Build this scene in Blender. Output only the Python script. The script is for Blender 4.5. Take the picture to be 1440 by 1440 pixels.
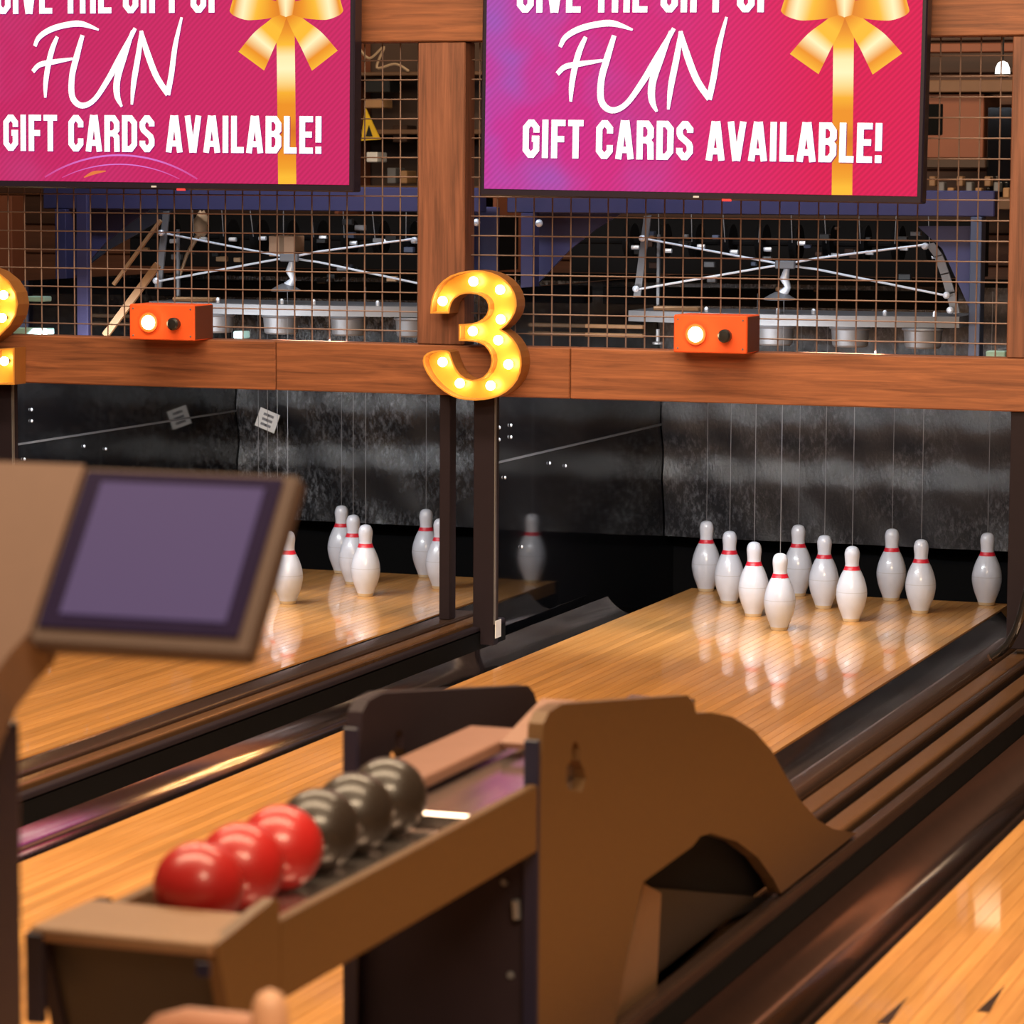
import bpy, bmesh, math, random
from mathutils import Vector, Matrix
from mathutils.geometry import tessellate_polygon
random.seed(7)
for o in list(bpy.data.objects): bpy.data.objects.remove(o)
scene = bpy.context.scene
COL = scene.collection

# ------------------------------------------------------------------ camera
CAM = Vector((2.4073, -9.8420, 1.3031)); YAW, PITCH, ROLL, FPX = .3445, -.1023, .0054, 4487.6
def cam_axes():
    f = Vector((-math.sin(YAW)*math.cos(PITCH), math.cos(YAW)*math.cos(PITCH), math.sin(PITCH)))
    r = Vector((math.cos(YAW), math.sin(YAW), 0)); u = r.cross(f)
    c, s = math.cos(ROLL), math.sin(ROLL)
    return c*r+s*u, -s*r+c*u, f
RX, UX, FX = cam_axes()
cd = bpy.data.cameras.new('camera'); cam = bpy.data.objects.new('camera', cd); COL.objects.link(cam)
cam.matrix_world = Matrix(((RX.x, UX.x, -FX.x, CAM.x), (RX.y, UX.y, -FX.y, CAM.y), (RX.z, UX.z, -FX.z, CAM.z), (0, 0, 0, 1)))
cd.sensor_width = 36; cd.lens = FPX/1440*36; cd.clip_start = .05; cd.clip_end = 100
cd.dof.use_dof = True; cd.dof.focus_distance = 9.3; cd.dof.aperture_fstop = 7.5
scene.camera = cam
# ------------------------------------------------------------------ world, lights, exposure
scene.view_settings.view_transform = 'Standard'; scene.view_settings.look = 'None'
scene.view_settings.gamma = 1; scene.view_settings.use_curve_mapping = False
scene.view_settings.exposure = 0.0
w = bpy.data.worlds.new('hall_ambience'); scene.world = w; w.use_nodes = True
w.node_tree.nodes['Background'].inputs[0].default_value = (1.0, .80, .62, 1)
w.node_tree.nodes['Background'].inputs[1].default_value = .035
def area(name, loc, target, size, sizey, power, color, spread=180):
    l = bpy.data.lights.new(name, 'AREA'); l.shape = 'RECTANGLE'; l.size = size; l.size_y = sizey
    l.energy = power; l.color = color; l.spread = math.radians(spread)
    o = bpy.data.objects.new(name, l); COL.objects.link(o); o.location = loc
    o.rotation_euler = (Vector(target)-Vector(loc)).to_track_quat('-Z', 'Y').to_euler()
    return o
WARM = (1.0, .74, .48); COOL = (.92, .96, 1.0)
area('ceiling_lamp_over_lanes', (-.6, -3.4, 3.6), (-.6, -3.2, 0), 4.5, .5, 215, WARM)
area('ceiling_lamp_over_approach', (.4, -6.6, 3.6), (.2, -5.2, 0), 4.5, .8, 215, WARM)
area('camera_side_key', (2.6, -9.4, 3.4), (.2, -2.0, .6), 2.4, .8, 230, WARM)  # added key light on the camera side, aimed at the timber front
for xc in (0, -1.58):
    area('pit_lamp', (xc-.12, -1.30, .84), (xc, -.45, 0), 1.1, .06, 15, COOL, 150)
for xc in (0, -1.58):
    area('machine_bay_lamp', (xc, -1.12, 1.74), (xc, -.55, .9), 1.3, .08, 5, (.80, .88, 1.0), 140)
area('background_fill', (.2, .75, 2.7), (.1, 2.2, 1.5), 3.2, .3, 30, WARM)  # added unseen light to brighten the cabinet and wall behind the mesh

# ------------------------------------------------------------------ pixel helpers for tracing outlines on real planes
def ray(x, y): return FX + RX*((x-720)/FPX) - UX*((y-720)/FPX)
def ony(x, y, Y): d = ray(x, y); return CAM + d*((Y-CAM.y)/d.y)
def onx(x, y, X): d = ray(x, y); return CAM + d*((X-CAM.x)/d.x)
def onz(x, y, Z): d = ray(x, y); return CAM + d*((Z-CAM.z)/d.z)

# ------------------------------------------------------------------ materials
MATS = {}
def nodes(name):
    m = bpy.data.materials.new(name); m.use_nodes = True; nt = m.node_tree
    return m, nt, nt.nodes['Principled BSDF']
def N(nt, t, **kw):
    n = nt.nodes.new(t)
    for k, v in kw.items():
        if hasattr(n, k): setattr(n, k, v)
    return n
def plain(name, col, rough=.5, metal=0, var=.12, scale=30, bump=0, coat=0, spec=None, coatr=.08):
    if name in MATS: return MATS[name]
    m, nt, b = nodes(name)
    tc = N(nt, 'ShaderNodeTexCoord'); no = N(nt, 'ShaderNodeTexNoise'); no.inputs['Scale'].default_value = scale
    no.inputs['Detail'].default_value = 5; nt.links.new(tc.outputs['Object'], no.inputs['Vector'])
    mx = N(nt, 'ShaderNodeMix', data_type='RGBA')
    mx.inputs[6].default_value = (*[c*(1-var) for c in col], 1); mx.inputs[7].default_value = (*[min(1, c*(1+var)) for c in col], 1)
    nt.links.new(no.outputs['Fac'], mx.inputs[0]); nt.links.new(mx.outputs[2], b.inputs['Base Color'])
    b.inputs['Roughness'].default_value = rough; b.inputs['Metallic'].default_value = metal
    b.inputs['Coat Weight'].default_value = coat; b.inputs['Coat Roughness'].default_value = coatr
    if spec is not None: b.inputs['IOR'].default_value = spec
    if bump:
        bp = N(nt, 'ShaderNodeBump'); bp.inputs['Strength'].default_value = bump; bp.inputs['Distance'].default_value = .002
        nt.links.new(no.outputs['Fac'], bp.inputs['Height']); nt.links.new(bp.outputs[0], b.inputs['Normal'])
    MATS[name] = m; return m
def wood(name, c1, c2, axis=1, rough=.45, coat=0, coatr=.1, grain=40, rnd=.35, bump=.15, cior=1.5):
    if name in MATS: return MATS[name]
    m, nt, b = nodes(name)
    tc = N(nt, 'ShaderNodeTexCoord'); oi = N(nt, 'ShaderNodeObjectInfo')
    ad = N(nt, 'ShaderNodeVectorMath', operation='ADD'); mu = N(nt, 'ShaderNodeVectorMath', operation='SCALE')
    cmb = N(nt, 'ShaderNodeCombineXYZ')
    for i in range(3): nt.links.new(oi.outputs['Random'], cmb.inputs[i])
    nt.links.new(cmb.outputs[0], mu.inputs[0]); mu.inputs['Scale'].default_value = 37.
    nt.links.new(tc.outputs['Object'], ad.inputs[0]); nt.links.new(mu.outputs[0], ad.inputs[1])
    mp = N(nt, 'ShaderNodeMapping'); sc = [grain]*3; sc[axis] = grain*.045; mp.inputs['Scale'].default_value = sc
    nt.links.new(ad.outputs[0], mp.inputs[0])
    n1 = N(nt, 'ShaderNodeTexNoise'); n1.inputs['Scale'].default_value = 1; n1.inputs['Detail'].default_value = 6; n1.inputs['Roughness'].default_value = .65
    n1.inputs['Distortion'].default_value = .6
    nt.links.new(mp.outputs[0], n1.inputs['Vector'])
    rp = N(nt, 'ShaderNodeValToRGB'); rp.color_ramp.elements[0].position = .3; rp.color_ramp.elements[1].position = .7
    rp.color_ramp.elements[0].color = (*c1, 1); rp.color_ramp.elements[1].color = (*c2, 1)
    nt.links.new(n1.outputs['Fac'], rp.inputs[0])
    hs = N(nt, 'ShaderNodeHueSaturation'); mr = N(nt, 'ShaderNodeMapRange')
    mr.inputs[3].default_value = 1-rnd; mr.inputs[4].default_value = 1+rnd*.5
    nt.links.new(oi.outputs['Random'], mr.inputs[0]); nt.links.new(mr.outputs[0], hs.inputs['Value'])
    nt.links.new(rp.outputs[0], hs.inputs['Color']); nt.links.new(hs.outputs[0], b.inputs['Base Color'])
    b.inputs['Roughness'].default_value = rough; b.inputs['Coat Weight'].default_value = coat; b.inputs['Coat Roughness'].default_value = coatr; b.inputs['Coat IOR'].default_value = cior
    if bump:
        bp = N(nt, 'ShaderNodeBump'); bp.inputs['Strength'].default_value = bump; bp.inputs['Distance'].default_value = .001
        nt.links.new(n1.outputs['Fac'], bp.inputs['Height']); nt.links.new(bp.outputs[0], b.inputs['Normal'])
    MATS[name] = m; return m
def emit(name, col, strength=1.0):
    if name in MATS: return MATS[name]
    m, nt, b = nodes(name)
    b.inputs['Base Color'].default_value = (*[c*.3 for c in col], 1); b.inputs['Emission Color'].default_value = (*col, 1); b.inputs['Emission Strength'].default_value = strength
    b.inputs['Roughness'].default_value = .3
    MATS[name] = m; return m
def emit_vcol(name, strength=1.0):
    m, nt, b = nodes(name)
    at = N(nt, 'ShaderNodeAttribute'); at.attribute_name = 'Col'
    nt.links.new(at.outputs['Color'], b.inputs['Emission Color']); b.inputs['Emission Strength'].default_value = strength
    b.inputs['Base Color'].default_value = (.02, .02, .02, 1); b.inputs['Roughness'].default_value = .3
    MATS[name] = m; return m

# ------------------------------------------------------------------ mesh builder
WL = {}          # world origin of each object (rotation-free coordinates)
class MB:
    def __init__(s): s.v = []; s.f = []; s.c = []
    def add(s, vs, fs):
        n = len(s.v); s.v += [Vector(v) for v in vs]; s.f += [[i+n for i in f] for f in fs]; return s
    def box(s, x0, x1, y0, y1, z0, z1):
        return s.add([(x0,y0,z0),(x1,y0,z0),(x1,y1,z0),(x0,y1,z0),(x0,y0,z1),(x1,y0,z1),(x1,y1,z1),(x0,y1,z1)],
                     [(0,3,2,1),(4,5,6,7),(0,1,5,4),(1,2,6,5),(2,3,7,6),(3,0,4,7)])
    def bbox(s, x0, x1, y0, y1, z0, z1, b=.003, seg=1):
        bm = bmesh.new(); bmesh.ops.create_cube(bm, size=1)
        for v in bm.verts: v.co = Vector(((x0+x1)/2+v.co.x*(x1-x0), (y0+y1)/2+v.co.y*(y1-y0), (z0+z1)/2+v.co.z*(z1-z0)))
        bmesh.ops.bevel(bm, geom=list(bm.edges), offset=b, segments=seg, affect='EDGES', profile=.5)
        bm.verts.index_update()
        s.add([v.co.copy() for v in bm.verts], [[v.index for v in f.verts] for f in bm.faces]); bm.free(); return s
    def obox(s, c, ax, ay, az):      # oriented box: centre and three half-axis vectors
        c, ax, ay, az = map(Vector, (c, ax, ay, az)); vs = []
        for k in (-1, 1):
            for i, j in ((-1,-1),(1,-1),(1,1),(-1,1)): vs.append(c+ax*i+ay*j+az*k)
        return s.add(vs, [(0,3,2,1),(4,5,6,7),(0,1,5,4),(1,2,6,5),(2,3,7,6),(3,0,4,7)])
    def tube(s, pts, r, n=8, closed_ends=True):
        pts = [Vector(p) for p in pts]; rs = r if isinstance(r, (list, tuple)) else [r]*len(pts)
        rings = []; up = None
        for i, p in enumerate(pts):
            t = (pts[min(i+1, len(pts)-1)]-pts[max(i-1, 0)]).normalized()
            if up is None: up = Vector((0,0,1)) if abs(t.z) < .9 else Vector((1,0,0))
            a = t.cross(up).normalized(); b = a.cross(t).normalized(); up = b
            rings.append([p+(a*math.cos(2*math.pi*k/n)+b*math.sin(2*math.pi*k/n))*rs[i] for k in range(n)])
        vs = [v for rg in rings for v in rg]; fs = []
        for i in range(len(pts)-1):
            for k in range(n): fs.append((i*n+k, i*n+(k+1)%n, (i+1)*n+(k+1)%n, (i+1)*n+k))
        if closed_ends: fs += [list(range(n))[::-1], [(len(pts)-1)*n+k for k in range(n)]]
        return s.add(vs, fs)
    def lathe(s, prof, c=(0,0,0), n=24, axis=2):
        c = Vector(c); vs = []; fs = []
        for r, h in prof:
            for k in range(n):
                a = 2*math.pi*k/n; x, y = r*math.cos(a), r*math.sin(a)
                vs.append(c+(Vector((x,y,h)) if axis == 2 else (Vector((x,h,y)) if axis == 1 else Vector((h,x,y)))))
        m = len(prof)
        for i in range(m-1):
            for k in range(n): fs.append((i*n+k, i*n+(k+1)%n, (i+1)*n+(k+1)%n, (i+1)*n+k))
        if prof[0][0] > 1e-6: fs.append(list(range(n))[::-1])
        if prof[-1][0] > 1e-6: fs.append([(m-1)*n+k for k in range(n)])
        return s.add(vs, fs)
    def sphere(s, c, r, n=16):
        return s.lathe([(max(1e-5, r*math.sin(math.pi*i/n)), -r*math.cos(math.pi*i/n)) for i in range(n+1)], c, n*2)
    def prism(s, loops, tomap, d):   # loops of 2D points (first outer, rest holes), tomap(u,v,w) -> 3D, w from 0 to d
        tri = tessellate_polygon([[Vector((p[0], p[1], 0)) for p in lp] for lp in loops])
        flat = [p for lp in loops for p in lp]; n = len(flat)
        vs = [tomap(p[0], p[1], 0) for p in flat]+[tomap(p[0], p[1], d) for p in flat]
        fs = [tuple(t) for t in tri]+[(t[2]+n, t[1]+n, t[0]+n) for t in tri]; k = 0
        for lp in loops:
            m = len(lp)
            for i in range(m): a, b = k+i, k+(i+1)%m; fs.append((a, b, b+n, a+n))
            k += m
        return s.add(vs, fs)
    def build(s, name, mat, parent=None, origin=None, smooth=False, ang=40):
        if parent is not None: og = WL[parent]
        else: og = Vector(origin) if origin is not None else Vector((0,0,0))
        me = bpy.data.meshes.new(name); me.from_pydata([tuple(v-og) for v in s.v], [], s.f)
        bm = bmesh.new(); bm.from_mesh(me); bmesh.ops.recalc_face_normals(bm, faces=bm.faces); bm.to_mesh(me); bm.free()
        if smooth:
            for p in me.polygons: p.use_smooth = True
            if ang < 180: me.set_sharp_from_angle(angle=math.radians(ang))
        me.materials.append(mat)
        if s.c:
            ca = me.color_attributes.new('Col', 'FLOAT_COLOR', 'POINT')
            for i, c in enumerate(s.c): ca.data[i].color = (*c, 1)
        o = bpy.data.objects.new(name, me); COL.objects.link(o); WL[o] = og
        if parent is not None: o.parent = parent
        else: o.location = og
        return o
def thing(name, loc, label=None, cat=None, group=None, kind=None):
    o = bpy.data.objects.new(name, None); COL.objects.link(o); o.location = loc; WL[o] = Vector(loc); o.empty_display_size = .05
    return tag(o, label, cat, group, kind)
def tag(o, label=None, cat=None, group=None, kind=None):
    if label: o['label'] = label
    if cat: o['category'] = cat
    if group: o['group'] = group
    if kind: o['kind'] = kind
    return o
def copy_tree(o, parent=None):
    c = o.copy(); COL.objects.link(c); c.parent = parent
    for ch in [x for x in bpy.data.objects if x.parent == o]: copy_tree(ch, c)
    return c
def srgb(r, g, b): return tuple(((c/255+.055)/1.055)**2.4 if c > 10 else c/255/12.92 for c in (r, g, b))

M_lane = wood('maple_lane', (.58,.262,.072), (.80,.395,.125), 1, .30, .85, .05, 55, .20, .03, 1.5)
M_lane.node_tree.nodes['Principled BSDF'].inputs['Specular IOR Level'].default_value = .12
M_oak = wood('oiled_oak', (.115,.038,.017), (.335,.122,.052), 0, .5, 0, .1, 75, .15, .25)
M_oakv = wood('oiled_oak_upright', (.10,.038,.022), (.25,.098,.055), 2, .5, 0, .1, 75, .12, .25)
M_black = plain('black_plastic', (.012,.012,.013), .38)
M_gutter = plain('glossy_black_gutter', (.60,.50,.47), .13, 1.0, .12, 25)
M_pit = plain('matte_black_pit', (.0025,.0025,.003), .8, 0, .12, 30, 0, 0, 1.2)
M_gloss = plain('black_gloss_panel', (.004,.004,.005), .06, 0, .3, 60, 0, 0, 2.2)
M_brown = plain('bronze_brown_rail', (.085,.050,.038), .24, .55, .2, 18)
M_tanrail = plain('highlit_golden_rail', (.20,.098,.045), .26, .45, .2, 18)  # golden brown, lightened to carry golden highlights in the colour
M_navy = plain('navy_painted_steel', (.042,.040,.115), .5)
M_slate = plain('slate_blue_panel', (.065,.085,.15), .5)
M_purple = plain('purple_black_post', (.014,.009,.014), .6, 0, .12, 30, 0, 0, 1.3)
M_steel = plain('galvanised_steel', (.17,.17,.18), .45, .35, .25, 12)
M_chrome = plain('bright_zinc', (.72,.76,.84), .3, .35, .1)
M_wire = plain('brown_coated_wire', (.19,.125,.105), .45, .2)
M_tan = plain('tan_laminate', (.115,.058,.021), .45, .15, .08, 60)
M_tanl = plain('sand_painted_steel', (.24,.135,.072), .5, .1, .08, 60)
M_inner = plain('dark_plate_shaded_panel', (.020,.012,.017), .6, 0, .12, 30, 0, 0, 1.3)  # dark plates; on the far hood panel it carries interior shade
M_navyedge = plain('navy_edge_trim', (.010,.009,.026), .4)
M_white = plain('white_plastic', (.78,.78,.78), .4)
M_rail_pink = plain('clay_painted_wood', (.46,.22,.14), .5)
M_brass = plain('tan_wood_rail', (.34,.19,.09), .5)

# ================================================================== SETTING
tag(MB().box(-6, 6, -13, -6.9, -.16, -.002).build('floor', wood('approach_wood', (.42,.2,.07), (.6,.32,.13), 1, .35, .6, .1, 30, .1, .05)), kind='structure')
tag(MB().box(-6, 6, -6.9, 3.0, -.22, -.16).build('floor', M_pit), kind='structure')
wb = tag(MB().box(-5, 5, 2.62, 2.7, -.16, 3.4).build('wall_back', plain('dark_brown_wall', (.06,.026,.014), .8, 0, .3, 6)), kind='structure')
m_wallplank = wood('reddish_wall_plank', (.06,.022,.012), (.13,.048,.026), 0, .6, 0, .1, 25, .5, .2)
for i in range(15):
    MB().bbox(-4.9, 4.9, 2.595, 2.62, .62+i*.125, .62+i*.125+.12, .004).build('plank', m_wallplank, wb)

# ------------------------------------------------------------------ lanes
HL = .5207; NB = 39; BW = 2*HL/NB
def lane_board_mesh():
    return MB().box(-BW/2+.0005, BW/2-.0005, -6.9, .05, -.04, 0)
def make_lane(xc, label):
    t = thing('bowling_lane', (xc, 0, 0), label, 'bowling lane')
    first = None
    for i in range(NB):
        x = -HL+BW*(i+.5)
        if first is None:
            mb = lane_board_mesh()
            for v in mb.v: v += Vector((xc, 0, 0))
            first = mb.build('board', M_lane, t); b = first
        else:
            b = first.copy(); COL.objects.link(b); b.parent = t
        b.location = (x, 0, 0)
    WL[t] = Vector((xc, 0, 0))
    mb = MB(); mb.box(xc-HL, xc+HL, -6.9, .05, -.12, -.041); mb.build('underlay', M_pit, t)
    mb = MB(); mb.box(xc-HL, xc+HL, .0505, .066, -.12, -.002); mb.build('tail_plank', M_black, t)
    return t
lane3 = make_lane(0, 'glossy maple bowling lane leading to the ten pins right of the number 3 sign')
lane2 = make_lane(-1.58, 'glossy maple bowling lane at left, partly behind the tablet kiosk')
lane4 = make_lane(1.73, 'maple bowling lane at the bottom right corner with two dark dart markings')
m_dart = plain('dark_dart_inlay', (.03,.015,.01), .4)
for (ax, ay), (bx, by) in (((1243, 1438), (1273, 1414)), ((1384, 1421), (1410, 1395))):
    a, b = onz(ax, ay, 0), onz(bx, by, 0)
    MB().prism([[(a.x-.010, a.y-.01), (a.x+.010, a.y-.01), (a.x, a.y+.17)]], lambda u, v, q: Vector((u, v, q)), .0006).build('dart', m_dart, lane4)

# gutters: half pipes
def gutter(x0, x1, y0, y1, label, lip=True):
    mb = MB(); c, r = (x0+x1)/2, (x1-x0)/2-.003; n = 28; depth = .052
    inner = [(c-r+2*r*k/n, -depth*(1-abs(2*k/n-1)**2.5)-.004) for k in range(n+1)]
    outer = [(c+((-r+2*r*k/n)*(1+.0026/r)), -(depth+.005)*(1-abs(2*k/n-1)**2.5)-.0042) for k in range(n+1)][::-1]
    mb.prism([inner+outer], lambda u, v, q: Vector((u, y0+q, v)), y1-y0)
    return tag(mb.build('gutter', M_gutter, None, (c, (y0+y1)/2, -.09), True, 50), label, 'gutter')
gutter(-.722, -.5207, -6.9, -.22, 'black half-pipe gutter along the left side of the middle lane')
gutter(.5207, .722, -6.9, -.1, 'narrow dark gutter between the middle lane and the brown rails')
gutter(1.008, 1.2093, -6.9, -.1, 'wide shiny black gutter at lower right beside the lane with darts')
gutter(-1.0593, -.858, -6.9, -.1, 'gutter on the right side of the left lane, behind the divider rail')

# dividers (capping) with rails
def divider(x0, x1, rails, y0, y1, label):
    t = thing('lane_divider', ((x0+x1)/2, (y0+y1)/2, -.155), label, 'divider')
    MB().box(x0, x1, y0, y1, -.155, .040).build('base', M_pit, t)
    for (a, b, zt, rd, m) in rails:
        mb = MB(); n = 8
        prof = [(a, .036)]+[(a+rd-rd*math.cos(math.pi/2*k/n), zt-rd+rd*math.sin(math.pi/2*k/n)) for k in range(n+1)]
        prof += [(b-rd+rd*math.sin(math.pi/2*k/n), zt-rd+rd*math.cos(math.pi/2*k/n)) for k in range(n+1)]+[(b, .036)]
        mb.prism([prof], lambda u, v, q: Vector((u, y0+.002+q, v)), y1-y0-.004)
        mb.build('rail', m, t, None, True, 50)
    return t
divider(-.868, -.712, [(-.868, -.800, .066, .008, M_brown), (-.792, -.752, .060, .008, M_tanrail), (-.738, -.712, .052, .006, M_purple)], -6.9, -1.2,
        'dark brown ridged rail divider between the left lane and the middle lane')
divider(.722, 1.008, [(.722, .790, .070, .026, M_brown), (.800, .850, .056, .006, M_tanrail), (.862, .884, .066, .008, M_brown), (.905, .956, .062, .010, M_tanrail), (.978, 1.006, .064, .006, M_brown)], -6.9, -1.2,
        'brown ridged rail divider with parallel grooves right of the middle lane')

# ------------------------------------------------------------------ pits
def pit(xc, xl, xr, tagtext, both):
    t = thing('pin_pit', (xc, .1, -.16), 'black pit enclosure around the pins of the %s' % tagtext, 'pit')
    yb = .62
    # lower and upper glossy side panels with a thin seam
    for (x0, x1) in ((xl-.02, xl), (xr, xr+.02))[:2 if both else 1]:
        s = 1 if x0 < xc else -1
        MB().box(x0, x1, -1.185, yb, -.155, .495).build('side_panel', M_gloss, t)
        MB().box(x0+s*.004 if s > 0 else x0, x1 if s > 0 else x1-.004, -1.185, yb, .502, 1.0).build('side_panel', M_gloss, t)
        MB().box(x0, x1+.003 if s > 0 else x1, -1.185, yb, .4955, .5015).build('seam_strip', M_steel, t)
    MB().box(xl, xr, yb, yb+.02, -.155, 1.0).build('back_panel', M_pit, t)
    for y, z in ((-1.05, .60), (-1.05, .565), (-1.15, .60), (-1.15, .565), (-.7, .46), (-.55, .44), (-.95, .23), (-1.1, .45)):
        MB().lathe([(.0055, 0), (.004, .003), (.001, .004)], (xl+.003, y, z), 8, 0).build('screw', M_chrome, t)
    return t
pit(0, -.755, .775, 'middle lane', True); pit(-1.58, -2.335, -.790, 'left lane', False)

def curtain_mat(name, lo, hi, amt):
    m, nt, b = nodes(name)
    tc = N(nt, 'ShaderNodeTexCoord'); mp = N(nt, 'ShaderNodeMapping'); mp.inputs['Scale'].default_value = (60, 1, 30); mp.inputs['Rotation'].default_value = (0, .6, 0)
    nt.links.new(tc.outputs['Object'], mp.inputs[0])
    n1 = N(nt, 'ShaderNodeTexNoise'); n1.inputs['Scale'].default_value = 1.0; n1.inputs['Detail'].default_value = 8; n1.inputs['Roughness'].default_value = .72
    nt.links.new(mp.outputs[0], n1.inputs['Vector'])
    n2 = N(nt, 'ShaderNodeTexNoise'); n2.inputs['Scale'].default_value = 4.2; n2.inputs['Detail'].default_value = 3
    nt.links.new(tc.outputs['Object'], n2.inputs['Vector'])
    r1 = N(nt, 'ShaderNodeMapRange'); r1.inputs[1].default_value = .48; r1.inputs[2].default_value = .72
    nt.links.new(n1.outputs['Fac'], r1.inputs[0])
    r2 = N(nt, 'ShaderNodeMapRange'); r2.inputs[1].default_value = .38; r2.inputs[2].default_value = .68
    nt.links.new(n2.outputs['Fac'], r2.inputs[0])
    mu = N(nt, 'ShaderNodeMath', operation='MULTIPLY'); nt.links.new(r1.outputs[0], mu.inputs[0]); nt.links.new(r2.outputs[0], mu.inputs[1])
    ma = N(nt, 'ShaderNodeMath', operation='MULTIPLY'); ma.inputs[1].default_value = amt; nt.links.new(mu.outputs[0], ma.inputs[0])
    mx = N(nt, 'ShaderNodeMix', data_type='RGBA'); mx.inputs[6].default_value = (*lo, 1); mx.inputs[7].default_value = (*hi, 1)
    nt.links.new(ma.outputs[0], mx.inputs[0]); nt.links.new(mx.outputs[2], b.inputs['Base Color'])
    b.inputs['Roughness'].default_value = .20; b.inputs['IOR'].default_value = 1.6
    bp = N(nt, 'ShaderNodeBump'); bp.inputs['Strength'].default_value = .8; bp.inputs['Distance'].default_value = .004
    nt.links.new(n1.outputs['Fac'], bp.inputs['Height']); nt.links.new(bp.outputs[0], b.inputs['Normal'])
    return m
def curtain(xc, xl, xr, m, label):
    mb = MB(); nx, nz = 60, 60; z0, z1 = .115, .98; rnd = random.Random(3)
    ph = [rnd.uniform(0, 6.28) for _ in range(6)]
    for j in range(nz+1):
        z = z0+(z1-z0)*j/nz
        for i in range(nx+1):
            x = xl+(xr-xl)*i/nx
            y = .50-.08*(z-.115)-.15*(z-.35)**2+(.0085*math.sin(2*math.pi*(z-.35)/.205) if z > .299 else -.0085-.10*(.299-z)*-1-.25*(.299-z)**2)
            y += .006*math.sin(9*x+ph[0]+4*z)+.004*math.sin(17*x-11*z+ph[1])+.003*math.sin(31*x+23*z+ph[2])
            mb.v.append(Vector((x, y, z)))
    k = len(mb.v)
    for v in list(mb.v): mb.v.append(v+Vector((0, .006, 0)))
    W = nx+1
    for j in range(nz):
        for i in range(nx):
            a = j*W+i; mb.f.append([a, a+1, a+1+W, a+W]); mb.f.append([k+a, k+a+W, k+a+1+W, k+a+1])
    return tag(mb.build('pit_curtain', m, None, (xc, .45, .115), True, 180), label, 'curtain')
curtain(0, -.752, .772, curtain_mat('scuffed_black_vinyl', (.022,.022,.026), (.55,.57,.64), .28), 'scuffed shiny black vinyl curtain behind the ten pins at right')
curtain(-1.58, -2.332, -.792, curtain_mat('worn_black_vinyl', (.014,.015,.018), (.60,.63,.70), .52), 'worn black curtain with pale scuffs behind the pins of the left lane')
# paper tag on the left curtain
pc = ony(376, 591, .36)
tg = thing('paper_tag', pc, 'white square paper tag hanging crooked on the left black curtain', 'tag')
mb = MB(); a = math.radians(-20); ux, uz = Vector((math.cos(a), 0, -math.sin(a)*-1)), Vector((math.sin(a)*-1, 0, math.cos(a)))
mb.obox(pc, ux*.039, Vector((0, .0015, 0)), uz*.034); mb.build('sheet', M_white, tg)
for k in (-1, 0, 1):
    for j in (-.5, .5):
        MB().obox(pc+Vector((0, -.002, 0))+uz*.018*k+ux*.018*j, ux*.011, Vector((0, .0006, 0)), uz*.0045).build('printed_line', plain('grey_ink', (.2,.2,.22), .6), tg)

# ------------------------------------------------------------------ pins
M_pin = plain('white_pin_coating', (.53,.55,.62), .28, 0, .06, 45, 0, .4)
M_red = plain('red_pin_band', (.52,.012,.03), .4)
M_groove = plain('grey_scuff_line', (.42,.42,.45), .6)
M_base = plain('lane_reflection_tan', (.52,.40,.24), .5)
PH = .2276
prof = [(.0, .0), (.0235, 0), (.0255, .006), (.0300, .019), (.0365, .035), (.0420, .052), (.0455, .069), (.0468, .082), (.0458, .098), (.0425, .114), (.0370, .131), (.0300, .147), (.0245, .157), (.0215, .164), (.0205, .170), (.0205, .177), (.0215, .188), (.0226, .199), (.0222, .208), (.0196, .217), (.0150, .2235), (.0075, .2268), (.0, PH)]
def pr(h):
    for (r0, h0), (r1, h1) in zip(prof[1:], prof[2:]):
        if h0 <= h <= h1: return r0+(r1-r0)*(h-h0)/max(1e-9, h1-h0)
def smoothprof(p, sub=3):
    out = []
    for i in range(len(p)-1):
        p0, p1, p2, p3 = p[max(0, i-1)], p[i], p[i+1], p[min(len(p)-1, i+2)]
        for k in range(sub):
            t = k/sub
            out.append(tuple(max(1e-5, .5*((2*p1[d])+(-p0[d]+p2[d])*t+(2*p0[d]-5*p1[d]+4*p2[d]-p3[d])*t*t+(-p0[d]+3*p1[d]-3*p2[d]+p3[d])*t**3)) if d == 0 else
                             .5*((2*p1[d])+(-p0[d]+p2[d])*t+(2*p0[d]-5*p1[d]+4*p2[d]-p3[d])*t*t+(-p0[d]+3*p1[d]-3*p2[d]+p3[d])*t**3) for d in (0, 1)))
    out.append((1e-5, p[-1][1])); return out
def make_pin():
    t = thing('bowling_pin', (0, 0, 0), 'x', 'bowling pin')
    MB().lathe([(1e-5, 0.0)]+smoothprof(prof[1:]), (0,0,0), 28).build('body', M_pin, t, None, True, 60)
    def band(name, h0, h1, m, e=.0007):
        k = 5; hs = [h0+(h1-h0)*i/k for i in range(k+1)]
        MB().lathe([(pr(h0)-.001, h0)]+[(pr(h)+e, h) for h in hs]+[(pr(h1)-.001, h1)], (0,0,0), 28).build(name, m, t, None, True, 60)
    band('neck_band', .1555, .1675, M_red)
    band('belly_line', .0885, .0905, M_groove, .0003)
    band('base_reflection', .0005, .0095, M_base)  # gold reflection of the lane put in as a tan ring
    MB().tube([(0,0,PH-.002), (0,0,.98)], .0009, 6).build('string', plain('grey_cord', (.14,.14,.15), .6), t)
    return t
S = .3048; R = S*.8660
PINS = {1: (0, 3), 2: (-.5, 2), 3: (.5, 2), 4: (-1, 1), 5: (0, 1), 6: (1, 1), 7: (-1.5, 0), 8: (-.5, 0), 9: (.5, 0), 10: (1.5, 0)}
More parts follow.
